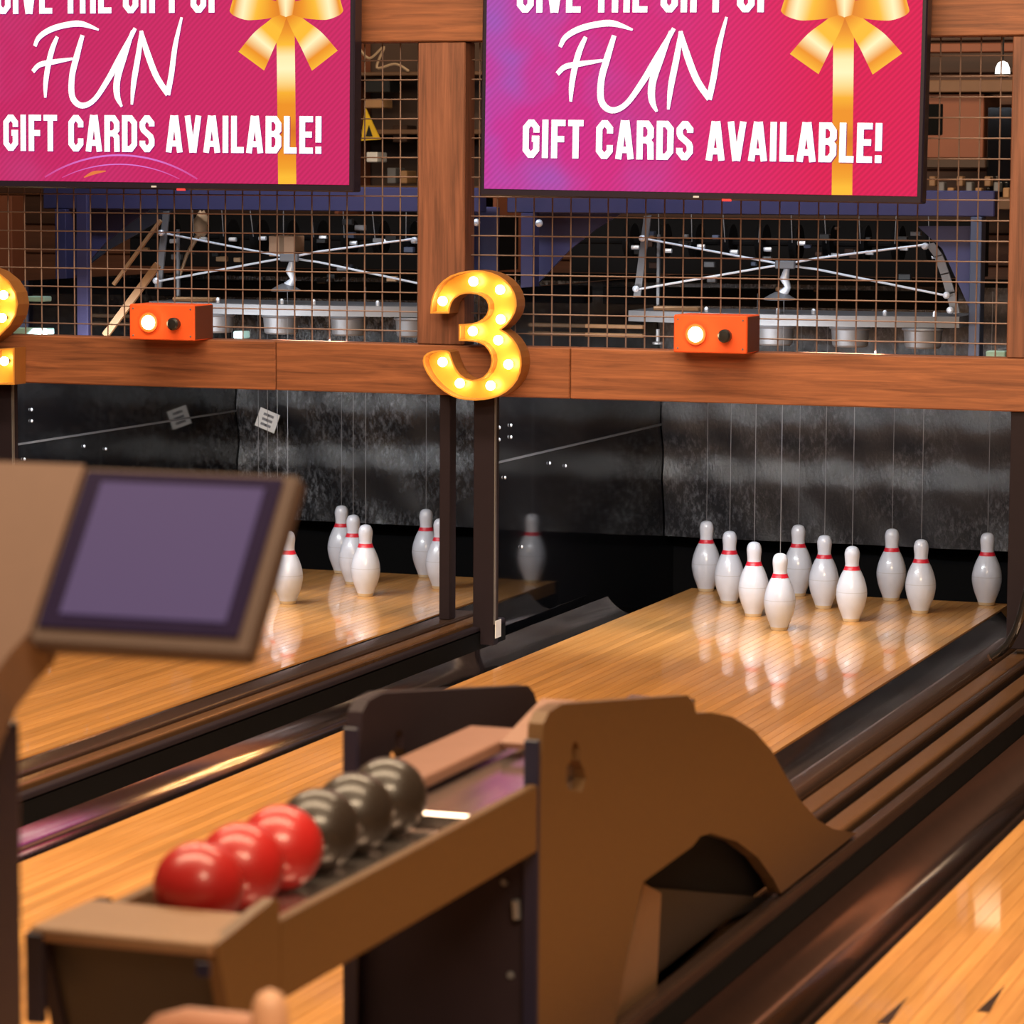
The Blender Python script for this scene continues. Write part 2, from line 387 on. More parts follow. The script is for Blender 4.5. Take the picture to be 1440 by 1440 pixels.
desc = {1: 'the front pin of the triangle', 2: 'left pin of the second row from the front', 3: 'right pin of the second row from the front', 4: 'left pin of the third row', 5: 'middle pin of the third row', 6: 'right pin of the third row',
        7: 'leftmost pin of the back row', 8: 'second pin from left in the back row', 9: 'third pin from left in the back row', 10: 'rightmost pin of the back row'}
proto = make_pin()
for li, (xc, nm) in enumerate(((0, 'right set'), (-1.58, 'left set'))):
    for k, (a, b) in PINS.items():
        o = proto if (li == 0 and k == 1) else copy_tree(proto)
        o.location = (xc+a*S, -b*R, .0003); o.rotation_euler.z = random.uniform(0, 6)
        o['label'] = 'white red-banded pin, %s, %s' % (desc[k], nm)
        o['group'] = 'pins of the %s' % nm

# ================================================================== TIMBER MASK
YM = -1.42          # front face
frame = thing('timber_frame', (-.6, YM, .7), 'reddish brown timber frame with posts and beams holding the wire mesh', 'frame')
for x0, x1 in ((-3.2, -1.342), (-1.340, -.446), (-.444, 1.6)):
    MB().bbox(x0, x1, YM, YM+.09, .709, .850, .003).build('beam_board', M_oak, frame)
for x0, x1 in ((-3.2, -1.7), (-1.698, -.35), (-.348, 1.6)):
    MB().bbox(x0, x1, YM, YM+.09, 1.700, 1.93, .003).build('beam_board', M_oak, frame)
for x0, x1 in ((-.905, -.763), (.777, .920), (-2.62, -2.48)):
    MB().bbox(x0, x1, YM+.006, YM+.086, .851, 1.699, .003).build('post', M_oakv, frame)
# wire mesh panels
def wire_panel(x0, x1, label):
    t = thing('wire_mesh_panel', ((x0+x1)/2, YM+.06, .85), label, 'wire mesh')
    p = .0547; y = YM+.065
    n = int((x1-x0)/p)
    vw = None
    for i in range(n+1):
        x = x0+.022+p*i
        if x > x1: break
        if vw is None:
            vw = MB().tube([(x, y, .851), (x, y, 1.699)], .0022, 6).build('vertical_wire', M_wire, t); xf = x
        else:
            c = vw.copy(); COL.objects.link(c); c.parent = t; c.location = (x-xf, 0, 0)
    hw = None; z = .851+.034
    while z < 1.70:
        if hw is None:
            hw = MB().tube([(x0, y-.004, z), (x1, y-.004, z)], .0022, 6).build('horizontal_wire', M_wire, t); zf = z
        else:
            c = hw.copy(); COL.objects.link(c); c.parent = t; c.location = (0, 0, z-zf)
        z += p
    return t
wire_panel(-.763, .777, 'square wire mesh panel right of the number 3 sign')
wire_panel(-2.48, -.905, 'square wire mesh panel left of the number 3 sign')

# pit front posts
def pit_post(x0, x1, y0, y1, z0, m, label, sticker=None, edge=None):
    t = thing('pit_post', ((x0+x1)/2, (y0+y1)/2, z0), label, 'post')
    MB().bbox(x0, x1, y0, y1, z0, .708, .002).build('upright', m, t)
    if edge: MB().box(x1, x1+.003, y0, y0+.012, z0+.06, .708).build('edge_strip', M_steel, t)
    if sticker:
        p = sticker; MB().box(x1+.0031, x1+.0050, y0+.004, y0+.05, z0+.02, z0+.07).build('sticker', M_white, t)
    return t
pit_post(-.838, -.806, YM+.01, YM+.06, .0665, M_purple, 'thin dark brown post left of the purple post below the 3 sign')
pit_post(-.735, -.672, YM+.01, YM+.05, .0, M_purple, 'purple-black square post directly below the number 3 sign', True, True)
pit_post(-2.30, -2.205, YM+.01, YM+.05, .0, M_purple, 'purple post at the left edge below the number 2 sign', None, True)
pit_post(.792, .88, YM+.01, YM+.06, .071, M_purple, 'dark purple post at the right edge beside the rightmost pin')
# bent pipe on the right divider
ps = onz(1392, 926, .086); pp = [ony(x, y, ps.y) for x, y in ((1392, 926), (1405, 918), (1418, 906), (1428, 888), (1436, 866), (1443, 838), (1452, 800), (1458, 760))]
t = thing('bent_pipe', pp[0], 'black bent pipe rising from the brown rail at the right edge', 'pipe')
MB().tube(pp, .011, 12, False).build('tube', plain('black_gloss_pipe', (.012,.011,.012), .2, 0, .1, 30, 0, .6), t, None, True)
MB().tube([pp[0]+(pp[1]-pp[0])*.08, pp[0]+(pp[1]-pp[0])*.2], .0108, 12).build('hollow_dark_disc', M_pit, t)  # black disc added for the darkness inside the hollow end
d0 = (pp[1]-pp[0]).normalized()
MB().tube([pp[0]-d0*.001, pp[0]+d0*.006], .0125, 12, False).build('end_rim', M_brown, t)

# ================================================================== TVs
def stroke(mb, pts, t, z, tf, closed=False):
    n = len(pts); L = []; Rr = []
    for i, p in enumerate(pts):
        p = Vector(p)
        if 0 < i < n-1:
            d1 = (p-Vector(pts[i-1])).normalized(); d2 = (Vector(pts[i+1])-p).normalized()
        else:
            d1 = d2 = ((Vector(pts[1])-Vector(pts[0])) if i == 0 else (Vector(pts[-1])-Vector(pts[-2]))).normalized()
        n1 = Vector((-d1.y, d1.x)); n2 = Vector((-d2.y, d2.x)); m = (n1+n2).normalized(); k = t/2/max(.5, m.dot(n1))
        L.append(p+m*k); Rr.append(p-m*k)
    vs = [tf(*q) for q in L]+[tf(*q) for q in Rr]
    mb.add(vs, [(i, i+1, n+i+1, n+i) for i in range(n-1)])
T = .162
def glyph(ch, w):
    h = T/2; a, b = h, w-h; c = .13; lo, hi = h, 1-h
    Cc = [(b, .66), (b, hi-c), (b-c*.8, hi), (a+c*.8, hi), (a, hi-c), (a, lo+c), (a+c*.8, lo), (b-c*.8, lo), (b, lo+c)]
    return {
     'I': [[(h, 0), (h, 1)]],
     'T': [[(0, hi), (w, hi)], [(w/2, 0), (w/2, 1-T)]],
     'E': [[(a, 0), (a, 1)], [(a, hi), (w, hi)], [(a, .51), (w*.92, .51)], [(a, lo), (w, lo)]],
     'F': [[(a, 0), (a, 1)], [(a, hi), (w, hi)], [(a, .50), (w*.92, .50)]],
     'L': [[(a, 0), (a, 1)], [(a, lo), (w, lo)]],
     'H': [[(a, 0), (a, 1)], [(b, 0), (b, 1)], [(a, .51), (b, .51)]],
     'V': [[(h*.9, 1), (w/2-.02, 0)], [(w-h*.9, 1), (w/2+.02, 0)]],
     'A': [[(h*.9, 0), (w/2-.03, 1)], [(w-h*.9, 0), (w/2+.03, 1)], [(w*.25, .24), (w*.75, .24)]],
     'C': [Cc+[(b, .36)]],
     'G': [Cc+[(b, .50), (w/2+.02, .50)]],
     'O': [[(w/2, hi), (a+c*.8, hi), (a, hi-c), (a, lo+c), (a+c*.8, lo), (b-c*.8, lo), (b, lo+c), (b, hi-c), (b-c*.8, hi), (w/2, hi)]],
     'D': [[(a, 0), (a, 1)], [(a, hi), (b-c*.8, hi), (b, hi-c), (b, lo+c), (b-c*.8, lo), (a, lo)]],
     'R': [[(a, 0), (a, 1)], [(a, hi), (b-c*.7, hi), (b, hi-c), (b, .60), (b-c*.7, .50), (a, .50)], [(b-c*.6, .50), (b, .40), (b+.01, 0)]],
     'B': [[(a, 0), (a, 1)], [(a, hi), (b-c*.7, hi), (b, hi-c), (b, .62), (b-c*.7, .52), (a, .52)], [(b-c*.7, .52), (b, .42), (b, lo+c), (b-c*.7, lo), (a, lo)]],
     'S': [[(b, .70), (b, hi-c), (b-c*.8, hi), (a+c*.8, hi), (a, hi-c), (a, .68), (a+.03, .60), (b-.03, .42), (b, .34), (b, lo+c), (b-c*.8, lo), (a+c*.8, lo), (a, lo+c), (a, .31)]],
     '!': [[(h, .30), (h, 1)], [(h, 0), (h, .19)]],
    }[ch]
WID = {'I': .17, 'T': .40, 'E': .38, 'F': .37, 'L': .36, 'H': .46, 'V': .46, 'A': .47, 'C': .44, 'G': .44, 'O': .44, 'D': .44, 'R': .44, 'B': .44, 'S': .43, '!': .17, ' ': .19}
def text_line(mb, s, x0, x1, zb, h, tf):
    gap = .072; tot = sum(WID[c]+gap for c in s)-gap; k = (x1-x0)/tot; x = x0
    for c in s:
        if c != ' ':
            for pl in glyph(c, WID[c]): stroke(mb, pl, T, 0, lambda u, v, x=x: tf(x+u*k, zb+v*h))
        x += (WID[c]+gap)*k
def catmull(pts, sub=8):
    out = []
    for i in range(len(pts)-1):
        p = [pts[max(0, i-1)], pts[i], pts[i+1], pts[min(len(pts)-1, i+2)]]
        for k in range(sub):
            t = k/sub
            out.append([.5*(2*p[1][d]+(-p[0][d]+p[2][d])*t+(2*p[0][d]-5*p[1][d]+4*p[2][d]-p[3][d])*t*t+(-p[0][d]+3*p[1][d]-3*p[2][d]+p[3][d])*t**3) for d in range(len(p[0]))])
    out.append(list(pts[-1])); return out
def brush(mb, pts, tf, cols=None):       # pts: (u, v, width)
    c = catmull(pts); n = len(c); vs = []
    for i, p in enumerate(c):
        a, b = c[max(0, i-1)], c[min(n-1, i+1)]; d = Vector((b[0]-a[0], b[1]-a[1]))
        d = d.normalized() if d.length > 1e-9 else Vector((1, 0)); m = Vector((-d.y, d.x))*max(.0002, p[2])/2
        vs += [tf(p[0]+m.x, p[1]+m.y), tf(p[0]-m.x, p[1]-m.y)]
        if cols:
            q = i/(n-1)*(len(cols)-1); k = min(int(q), len(cols)-2); t = q-k
            cc = tuple(cols[k][e]*(1-t)+cols[k+1][e]*t for e in range(3)); mb.c += [cc, cc]
    mb.add(vs, [(2*i, 2*i+1, 2*i+3, 2*i+2) for i in range(n-1)])
def screen_mat(name, left, right, glow, ring, purple):
    m, nt, b = nodes(name)
    tc = N(nt, 'ShaderNodeTexCoord'); sp = N(nt, 'ShaderNodeSeparateXYZ'); nt.links.new(tc.outputs['Object'], sp.inputs[0])
    r = N(nt, 'ShaderNodeMapRange'); r.inputs[1].default_value = -.6; r.inputs[2].default_value = .35; nt.links.new(sp.outputs['X'], r.inputs[0])
    g = N(nt, 'ShaderNodeMix', data_type='RGBA'); g.inputs[6].default_value = (*left, 1); g.inputs[7].default_value = (*right, 1); nt.links.new(r.outputs[0], g.inputs[0])
    # soft coloured clouds of the advert
    n1 = N(nt, 'ShaderNodeTexNoise'); n1.inputs['Scale'].default_value = 4.5; n1.inputs['Detail'].default_value = 2; nt.links.new(tc.outputs['Object'], n1.inputs['Vector'])
    r2 = N(nt, 'ShaderNodeMapRange'); r2.inputs[1].default_value = .45; r2.inputs[2].default_value = .75; nt.links.new(n1.outputs['Fac'], r2.inputs[0])
    r3 = N(nt, 'ShaderNodeMapRange'); r3.inputs[1].default_value = .05; r3.inputs[2].default_value = -.45; nt.links.new(sp.outputs['X'], r3.inputs[0])
    mm = N(nt, 'ShaderNodeMath', operation='MULTIPLY'); nt.links.new(r2.outputs[0], mm.inputs[0]); nt.links.new(r3.outputs[0], mm.inputs[1])
    m2 = N(nt, 'ShaderNodeMath', operation='MULTIPLY'); m2.inputs[1].default_value = purple; nt.links.new(mm.outputs[0], m2.inputs[0])
    g2 = N(nt, 'ShaderNodeMix', data_type='RGBA'); g2.inputs[7].default_value = (*glow, 1); nt.links.new(m2.outputs[0], g2.inputs[0]); nt.links.new(g.outputs[2], g2.inputs[6])
    # diagonal fine stripes of the advert
    mp = N(nt, 'ShaderNodeMapping'); mp.inputs['Rotation'].default_value = (0, math.radians(-45), 0); nt.links.new(tc.outputs['Object'], mp.inputs[0])
    wv = N(nt, 'ShaderNodeTexWave'); wv.bands_direction = 'X'; wv.inputs['Scale'].default_value = 26; nt.links.new(mp.outputs[0], wv.inputs['Vector'])
    r4 = N(nt, 'ShaderNodeMapRange'); r4.inputs[3].default_value = .86; r4.inputs[4].default_value = 1.06; nt.links.new(wv.outputs['Fac'], r4.inputs[0])
    vm = N(nt, 'ShaderNodeVectorMath', operation='SCALE'); nt.links.new(g2.outputs[2], vm.inputs[0]); nt.links.new(r4.outputs[0], vm.inputs['Scale'])
    nt.links.new(vm.outputs[0], b.inputs['Emission Color']); b.inputs['Emission Strength'].default_value = 1.0
    b.inputs['Base Color'].default_value = (.01, .01, .01, 1); b.inputs['Roughness'].default_value = .5; b.inputs['IOR'].default_value = 1.15
    return m
M_bezel = plain('dark_tv_bezel', (.014,.010,.022), .35)
M_letter = emit('white_screen_letter', (1, 1, 1), 1.05)
M_bow = emit_vcol('gold_screen_ribbon', 1.0)
M_shade = emit('purple_letter_edge', srgb(120, 20, 110), .8)
OR = srgb(236, 142, 18); LY = srgb(255, 244, 190); DO = srgb(208, 104, 10); YE = srgb(250, 186, 44)
TVC = Vector((-.053, -1.52, 1.264+.357)); TVR = .0113; HW, HH = .622, .357
def tvl(x, y):     # trace on the right screen: pixel -> local (u, v)
    p = ony(x, y, -1.522)-TVC; c, s = math.cos(TVR), math.sin(TVR)
    return p.x*c-p.z*s, p.x*s+p.z*c
def make_tv(center, roll, label, m_screen, extra, du=0):
    t = thing('wall_television', center, label, 'television'); og = Vector(center)
    mb = MB(); mb.bbox(og.x-HW, og.x+HW, og.y, og.y+.055, og.z-HH, og.z+HH, .004); mb.build('casing', M_bezel, t)
    b = .0135; y0 = og.y-.0005
    sc = MB().box(og.x-HW+b, og.x+HW-b, y0-.001, y0+.001, og.z-HH+.020, og.z+HH-b).build('screen', m_screen, t)
    L = lambda d: (lambda u, v: Vector((og.x+u+du, y0-.0015-d, og.z+v)))
    # gold ribbon and bow
    mb = MB()
    x0, zt = tvl(1187, 0); xb, zb = tvl(1184, 274); wr = tvl(1202, 100)[0]-tvl(1173, 100)[0]
    brush(mb, [(x0, HH-b, wr), (x0, zt, wr), ((x0+xb)/2, (zt+zb)/2, wr), (xb, -HH+.0205, wr)], L(.0004), [OR, OR, OR, DO, OR, OR, OR, DO, DO, OR, YE, LY, LY, YE, OR, OR, DO, OR, OR, YE, YE])
    k = lambda lst: [(*tvl(x, y), wd*.00228) for x, y, wd in lst]
    brush(mb, k([(1186, 14, 10), (1170, 38, 22), (1150, 62, 34), (1131, 90, 42)]), L(.0008), [DO, OR, YE, YE, LY, OR, YE])
    brush(mb, k([(1190, 14, 10), (1208, 38, 22), (1229, 62, 34), (1248, 90, 42)]), L(.0008), [DO, OR, YE, YE, LY, OR, YE])
    brush(mb, k([(1184, 10, 14), (1160, 12, 24), (1132, 6, 38), (1110, 2, 34), (1103, 0, 24)]), L(.0010), [DO, OR, YE, LY, OR, YE])
    brush(mb, k([(1194, 10, 14), (1218, 12, 24), (1246, 6, 38), (1268, 2, 34), (1275, 0, 24)]), L(.0010), [DO, OR, YE, LY, OR, YE])
    brush(mb, k([(1176, 8, 22), (1188, 6, 30), (1201, 8, 22)]), L(.0013), [OR, LY, OR])
    mb.build('gold_ribbon', M_bow, t)
    # lettering
    for nm, off, m, d in (('lettering_edge', (.0022, -.0022), M_shade, .0016), ('lettering', (0, 0), M_letter, .0019)):
        mb = MB(); q = L(d); tf = lambda u, v: q(u+off[0], v+off[1])
        xa, za = tvl(735, 222); xe, ze = tvl(1240, 228); hh = tvl(735, 170)[1]-tvl(735, 224)[1]
        text_line(mb, 'GIFT CARDS AVAILABLE!', xa, xe, (za+ze)/2-.001, hh, tf)
        xa, za = tvl(727, 17); xe, ze = tvl(1086, 18)
        text_line(mb, 'GIVE THE GIFT OF', xa, xe, (za+ze)/2, hh*.98, tf)
        for path in ([(788, 66, 6), (795, 53, 8), (812, 42, 9), (836, 35, 9), (862, 33, 9), (890, 42, 3)], [(824, 52, 6), (815, 72, 9), (808, 98, 9), (804, 122, 8), (803, 143, 4)], [(784, 104, 7), (795, 94, 8), (815, 90, 8), (848, 85, 4)],
                     [(864, 50, 7), (854, 82, 10), (846, 112, 10), (846, 142, 10), (860, 155, 9), (880, 147, 8), (902, 118, 9), (924, 82, 10), (948, 40, 6)], [(944, 44, 6), (930, 80, 10), (918, 115, 11), (917, 140, 10), (924, 157, 4)],
                     [(958, 44, 6), (952, 80, 9), (944, 120, 9), (940, 154, 4)], [(957, 44, 6), (966, 76, 10), (980, 112, 10), (998, 139, 9)], [(997, 140, 9), (1004, 108, 9), (1011, 66, 8), (1022, 24, 4)]):
            brush(mb, k([(x, y, wd*.82) for x, y, wd in path]), tf)
        mb.build(nm, m, t)
    MB().box(og.x-.006, og.x+.010, og.y-.002, og.y, og.z-HH+.006, og.z-HH+.011).build('maker_plate', M_chrome, t)
    MB().box(og.x+.075, og.x+.10, og.y-.002, og.y+.004, og.z-HH-.002, og.z-HH+.004).build('status_light', emit('red_status_light', (1, .05, .04), 1.2), t)
    MB().box(og.x-.15, og.x+.15, og.y+.055, YM+.0, og.z+.05, og.z+.25).build('bracket', M_black, t)
    if extra: extra(t, L(.0006))
    t.rotation_euler.y = roll
    return t
def arcs(t, tf):
    mb = MB(); P = srgb(215, 120, 215)
    c = (-.118, -.748)
    for rr, wd, ha in ((.488, .005, 30), (.462, .003, 24)):
        brush(mb, [(c[0]+rr*math.cos(math.radians(a)), c[1]+rr*math.sin(math.radians(a)), wd) for a in range(90-ha, 91+ha, 6)], tf, [srgb(205, 60, 140), P, P, srgb(205, 60, 140)])
    brush(mb, [(-.235, -.325, .003), (-.205, -.312, .010), (-.165, -.306, .003)], tf, [srgb(230, 120, 60)]*2)
    mb.build('advert_flare', M_bow, t)
make_tv(TVC, TVR, 'wall television with pink gift card advert, right of the timber post', screen_mat('pink_advert', srgb(205, 45, 150), srgb(222, 18, 84), srgb(150, 90, 190), 0, .8), None)
make_tv((-1.676, -1.52, 1.283+.357), .0068, 'wall television with pink gift card advert cut off by the left edge', screen_mat('crimson_advert', srgb(200, 32, 100), srgb(206, 30, 100), srgb(190, 80, 150), 1, .3), arcs, .014)

# ================================================================== MARQUEE NUMBERS
M_gold = plain('gold_marquee_face', (.80,.40,.055), .35, .25, .1, 30)
M_rim = plain('orange_marquee_rim', (.72,.33,.06), .4, .2)
M_side = plain('brown_marquee_side', (.30,.12,.03), .45, .2)
M_bulb = emit('warm_bulb', (1.0, .78, .40), 24)
M_socket = plain('dark_socket', (.05,.04,.03), .5)
def marquee(outline, bulbs, label):
    pts = [ony(x, y, -1.492) for x, y in outline]; cx = sum(p.x for p in pts)/len(pts); zmin = min(p.z for p in pts)
    yf, yb = -1.492, -1.4215
    t = thing('marquee_number', (cx, yb, zmin), label, 'marquee sign')
    o2 = [(p.x, p.z) for p in pts]
    # shrunken loop for the rim
    area2 = sum(o2[i][0]*o2[(i+1) % len(o2)][1]-o2[(i+1) % len(o2)][0]*o2[i][1] for i in range(len(o2)))
    sg = 1 if area2 > 0 else -1; inn = []
    for i in range(len(o2)):
        a, b, c = Vector(o2[i-1]), Vector(o2[i]), Vector(o2[(i+1) % len(o2)])
        d1, d2 = (b-a).normalized(), (c-b).normalized(); n1, n2 = Vector((-d1.y, d1.x))*sg, Vector((-d2.y, d2.x))*sg
        m = (n1+n2).normalized(); inn.append(tuple(b+m*.0045/max(.6, m.dot(n1))))
    MB().prism([o2], lambda u, v, q: Vector((u, yb-q, v)), .030).build('back_shell', M_side, t)
    # side wall tray
    mb = MB(); n = len(o2)
    vs = [Vector((u, yb-.0302, v)) for u, v in o2]+[Vector((u, yf+.003, v)) for u, v in o2]+[Vector((u, yb-.0302, v)) for u, v in inn]+[Vector((u, yf+.003, v)) for u, v in inn]
    fs = []
    for i in range(n):
        j = (i+1) % n; fs += [(i, j, n+j, n+i), (2*n+i, 3*n+i, 3*n+j, 2*n+j), (i, 2*n+i, 2*n+j, j), (n+i, n+j, 3*n+j, 3*n+i)]
    mb.add(vs, fs).build('side_wall', M_side, t)
    mb = MB(); vs = [Vector((u, yf+.0029, v)) for u, v in o2]+[Vector((u, yf, v)) for u, v in o2]+[Vector((u, yf+.0029, v)) for u, v in inn]+[Vector((u, yf, v)) for u, v in inn]
    mb.add(vs, fs).build('rim', M_rim, t)
    MB().prism([inn], lambda u, v, q: Vector((u, yb-.0305-q, v)), .003).build('face', M_gold, t)
    for x, y in bulbs:
        p = ony(x, y, yf+.008)
        b = MB().sphere((p.x, yf+.012, p.z), .0135, 10).build('bulb', M_bulb, t, None, True)
        MB().lathe([(.007, 0), (.007, -.014)], (p.x, yb-.0336, p.z), 12, 1).build('socket', M_socket, b)
    return t
def rs(pts, sub=3):   # smooth closed loop pieces
    return pts
o3 = [(270,605),(272,550),(280,490),(300,430),(335,370),(380,325),(440,285),(510,260),(580,245),(650,240),(720,245),(790,262),(850,288),(905,325),(950,375),(980,430),(996,490),(998,545),(985,600),(955,655),(915,705),(870,740),
      (920,772),(965,815),(1000,865),(1025,920),(1038,980),(1040,1040),(1030,1105),(1005,1165),(965,1220),(915,1265),(855,1300),(790,1322),(720,1335),(650,1340),(580,1336),(510,1325),(445,1300),(385,1263),(330,1218),(280,1165),(240,1105),(215,1050),(206,1005),(215,965),(245,937),(290,921),(350,914),(405,917),(435,932),
      (448,975),(466,1025),(490,1075),(525,1122),(570,1152),(620,1165),(672,1160),(718,1138),(755,1100),(778,1055),(787,1005),(780,955),(758,912),(725,875),(680,852),(630,842),(570,838),(510,836),(510,696),(560,696),(620,688),(670,675),(715,648),(745,612),(760,570),(758,528),(740,490),(708,462),(665,444),(610,436),(560,438),(515,452),(475,480),(450,515),(436,560),(430,605)]
b3 = [(370,500),(630,335),(855,405),(860,655),(625,755),(840,830),(925,1035),(775,1215),(515,1195),(370,1015)]
marquee([(560+x/6, 340+y/6) for x, y in o3], [(560+x/6, 340+y/6) for x, y in b3], 'glowing gold number 3 marquee sign with ten light bulbs')
o2n = [(-112,432),(-111,415),(-103,398),(-90,384),(-70,375),(-48,371),(-25,374),(-4,382),(12,395),(22,411),(25,428),(22,444),(14,458),(0,472),(-18,484),(-33,493),(-42,500),(-45,507),(-8,507),(-8,491),(20,489),(20,541),(-112,541),(-112,522),(-106,506),(-95,492),(-78,478),(-58,464),(-40,453),(-30,443),(-27,430),(-31,419),(-41,412),(-55,412),(-67,417),(-74,428),(-75,436)]
marquee(o2n, [(-94,418),(-62,393),(-22,393),(4,415),(2,447),(-24,468),(-58,486),(-88,513),(-60,525),(-26,525),(5,508)], 'glowing gold number 2 marquee sign cut off at the left edge')

# ================================================================== ORANGE SIGNAL BOXES
M_orange = plain('orange_painted_box', (.78,.10,.02), .45, 0, .1, 20)
def signal_box(x0, label):
    y0, y1, z0, z1 = -1.512, -1.385, .8505, .953; W = .207
    t = thing('signal_box', (x0+W/2, (y0+y1)/2, z0), label, 'signal box')
    b = MB().bbox(x0, x0+W, y0, y1, z0, z1, .003).build('housing', M_orange, t)
    MB().bbox(x0+W-.004, x0+W+.0012, y0+.006, y1-.002, z0+.003, z1-.003, .001).build('dark_side_sheet', plain('dark_box_side', (.12,.03,.012), .5), t)  # thin sheet makes this side of the box darker
    cz = (z0+z1)/2-.001
    l = MB().lathe([(.029, 0), (.029, -.006), (.025, -.006)], (x0+.064, y0, cz), 24, 1).build('lamp_ring', M_orange, t, None, True)
    MB().sphere((x0+.064, y0-.004, cz), .021, 12).build('lamp_bulb', emit('signal_bulb', (1.0, .72, .36), 22), l, None, True)
    k = MB().lathe([(.014, 0), (.014, -.006), (.018, -.010), (.018, -.026), (.013, -.031), (1e-5, -.032)], (x0+.150, y0, cz-.002), 20, 1).build('knob', M_black, t, None, True)
    for sx in (.012, W-.012):
        for sz in (.012, .09): MB().lathe([(.003, 0), (.002, -.002)], (x0+sx, y0, z0+sz), 8, 1).build('screw', M_steel, t)
    return t
signal_box(-.117, 'orange box with lit bulb and black knob on the beam at right')
signal_box(-1.762, 'orange box with lit bulb and black knob on the beam at left')

# ================================================================== STRING PINSETTER MACHINES
YX = -.70
def mp_(x, y, Y=YX): return ony(x, y, Y)
def machine(dx, side):
    t = thing('string_pinsetter', (dx, -.2, .93), 'string pinsetter machine with crossed steel rods behind the %s wire mesh' % side, 'pinsetter')
    D = Vector((dx, 0, 0)); q = lambda x, y, Y=YX: mp_(x, y, Y)+D
    # arms
    a, b = q(911, 303), q(896, 418); MB().obox((a+b)/2, ((b-a)/2), Vector((.0, .004, 0)), Vector((.011, 0, .0014))).build('arm', M_steel, t)
    mb = MB(); arc = [q(1308, 343), q(1320, 360), q(1329, 385), q(1337, 412), q(1344, 440)]
    for i in range(4): c0, c1 = arc[i], arc[i+1]; mb.obox((c0+c1)/2, (c1-c0)*.53, Vector((0, .004, 0)), Vector((.012, 0, .003)))
    mb.build('arm', M_steel, t)
    MB().tube([q(908, 336), q(1070, 366), q(1108, 373), q(1150, 379), q(1332, 416)], .0034, 8).build('cross_rod', M_chrome, t, None, True)
    off = Vector((0, -.012, 0))
    MB().tube([q(897, 407)+off, q(1070, 377)+off, q(1108, 371)+off, q(1150, 363)+off, q(1302, 344)+off], .0034, 8).build('cross_rod', M_chrome, t, None, True)
    for x, y in ((906, 335), (897, 406), (1333, 415), (1338, 436), (1303, 346)):
        p = q(x, y); MB().lathe([(.010, 0), (.010, -.010), (.005, -.014)], p+Vector((0, -.014, 0)), 10, 1).build('bolt', M_chrome, t)
    # centre bracket, link and dish
    p = q(1107, 372); MB().bbox(p.x-.03, p.x+.03, p.y-.03, p.y-.014, p.z-.012, p.z+.012, .003).build('clamp', M_steel, t)
    MB().tube([q(1107, 376), q(1103, 392), q(1108, 404), q(1100, 414)], [.008, .014, .010, .016], 10).build('link', M_chrome, t, None, True)
    p = q(1096, 420); MB().lathe([(.012, .02), (.028, .012), (.048, 0), (.046, -.004), (1e-5, -.002)], p, 20).build('dish', M_steel, t, None, True)
    # base plate with bent edge
    a, b = q(888, 436), q(1352, 448); mb = MB()
    n = 16; top = []; bot = []
    for i in range(n+1):
        f = i/n; x = a.x+(b.x-a.x)*f; y = YX-.03-.10*math.sin(math.pi*f); top.append((x, y))
    zt = a.z; loop = top+[(b.x, YX+.25), (a.x, YX+.25)]
    mb.prism([loop], lambda u, v, w_: Vector((u, v, zt-w_)), .032); mb.build('deck_plate', M_steel, t)
    # cups hanging below
    for px in (990, 1092, 1198, 1300):
        p = q(px, 470); MB().lathe([(.060, 0), (.062, -.006), (.056, -.010), (.052, -.055), (.046, -.060)], Vector((p.x, YX-.02, zt-.034)), 24).build('pin_cup', M_steel, t, None, True)
    for px in (1000, 1100, 1150, 1250, 1320):
        p = q(px, 428); MB().lathe([(.006, 0), (.006, .012), (.003, .016)], Vector((p.x, YX-.05, zt)), 8).build('bolt', M_chrome, t)
    # slim white pillar and hanging bolt
    a = q(923, 330); MB().box(a.x-.004, a.x+.004, YX+.02, YX+.03, zt, a.z).build('pillar', M_steel, t)
    a = q(925, 470); MB().lathe([(.016, 0), (.016, .006), (.006, .008), (.006, .045)], Vector((a.x, YX, a.z-.03)), 10).build('bolt', M_steel, t)
    a = q(920, 424); MB().bbox(a.x, a.x+.14, YX-.01, YX+.05, zt+.0005, zt+.013, .002).build('wood_strip', M_brass, t)
    # navy frame
    a, b = q(716, 288, -.62), q(1400, 309, -.62); z1 = 1.272
    MB().bbox(a.x, b.x, -.64, -.58, z1-.055, z1+.02, .003).build('top_beam', M_navy, t)
    for x0, x1, m in ((735, 752, M_navy), (1365, 1381, M_slate)):
        c0, c1 = q(x0, 400, -.64), q(x1, 400, -.64); MB().bbox(c0.x, c1.x, -.66, -.60, .74, z1-.055, .002).build('column', m, t)
    poly = [(755, 296), (880, 296), (838, 322), (800, 352), (772, 382), (755, 400)]
    MB().prism([[((q(x, y, -.55)).x, (q(x, y, -.55)).z) for x, y in poly]], lambda u, v, w_: Vector((u, -.55+w_, v)), .012).build('gusset', M_navy, t)
    poly = [(1290, 318), (1366, 318), (1366, 440), (1348, 400), (1325, 350)]
    MB().prism([[((q(x, y, -.55)).x, (q(x, y, -.55)).z) for x, y in poly]], lambda u, v, w_: Vector((u, -.55+w_, v)), .012).build('gusset', M_navy, t)
    # dark mechanism: shaft with string pulleys and small hardware
    a, b = q(760, 330, -.3), q(1340, 330, -.3)
    MB().box(a.x, b.x, .0, .25, 1.02, 1.20).build('drive_box', M_pit, t)
    MB().tube([(a.x, -.30, 1.13), (b.x, -.30, 1.13)], .012, 10).build('shaft', M_pit, t)
    rnd = random.Random(int(dx*10)+50)
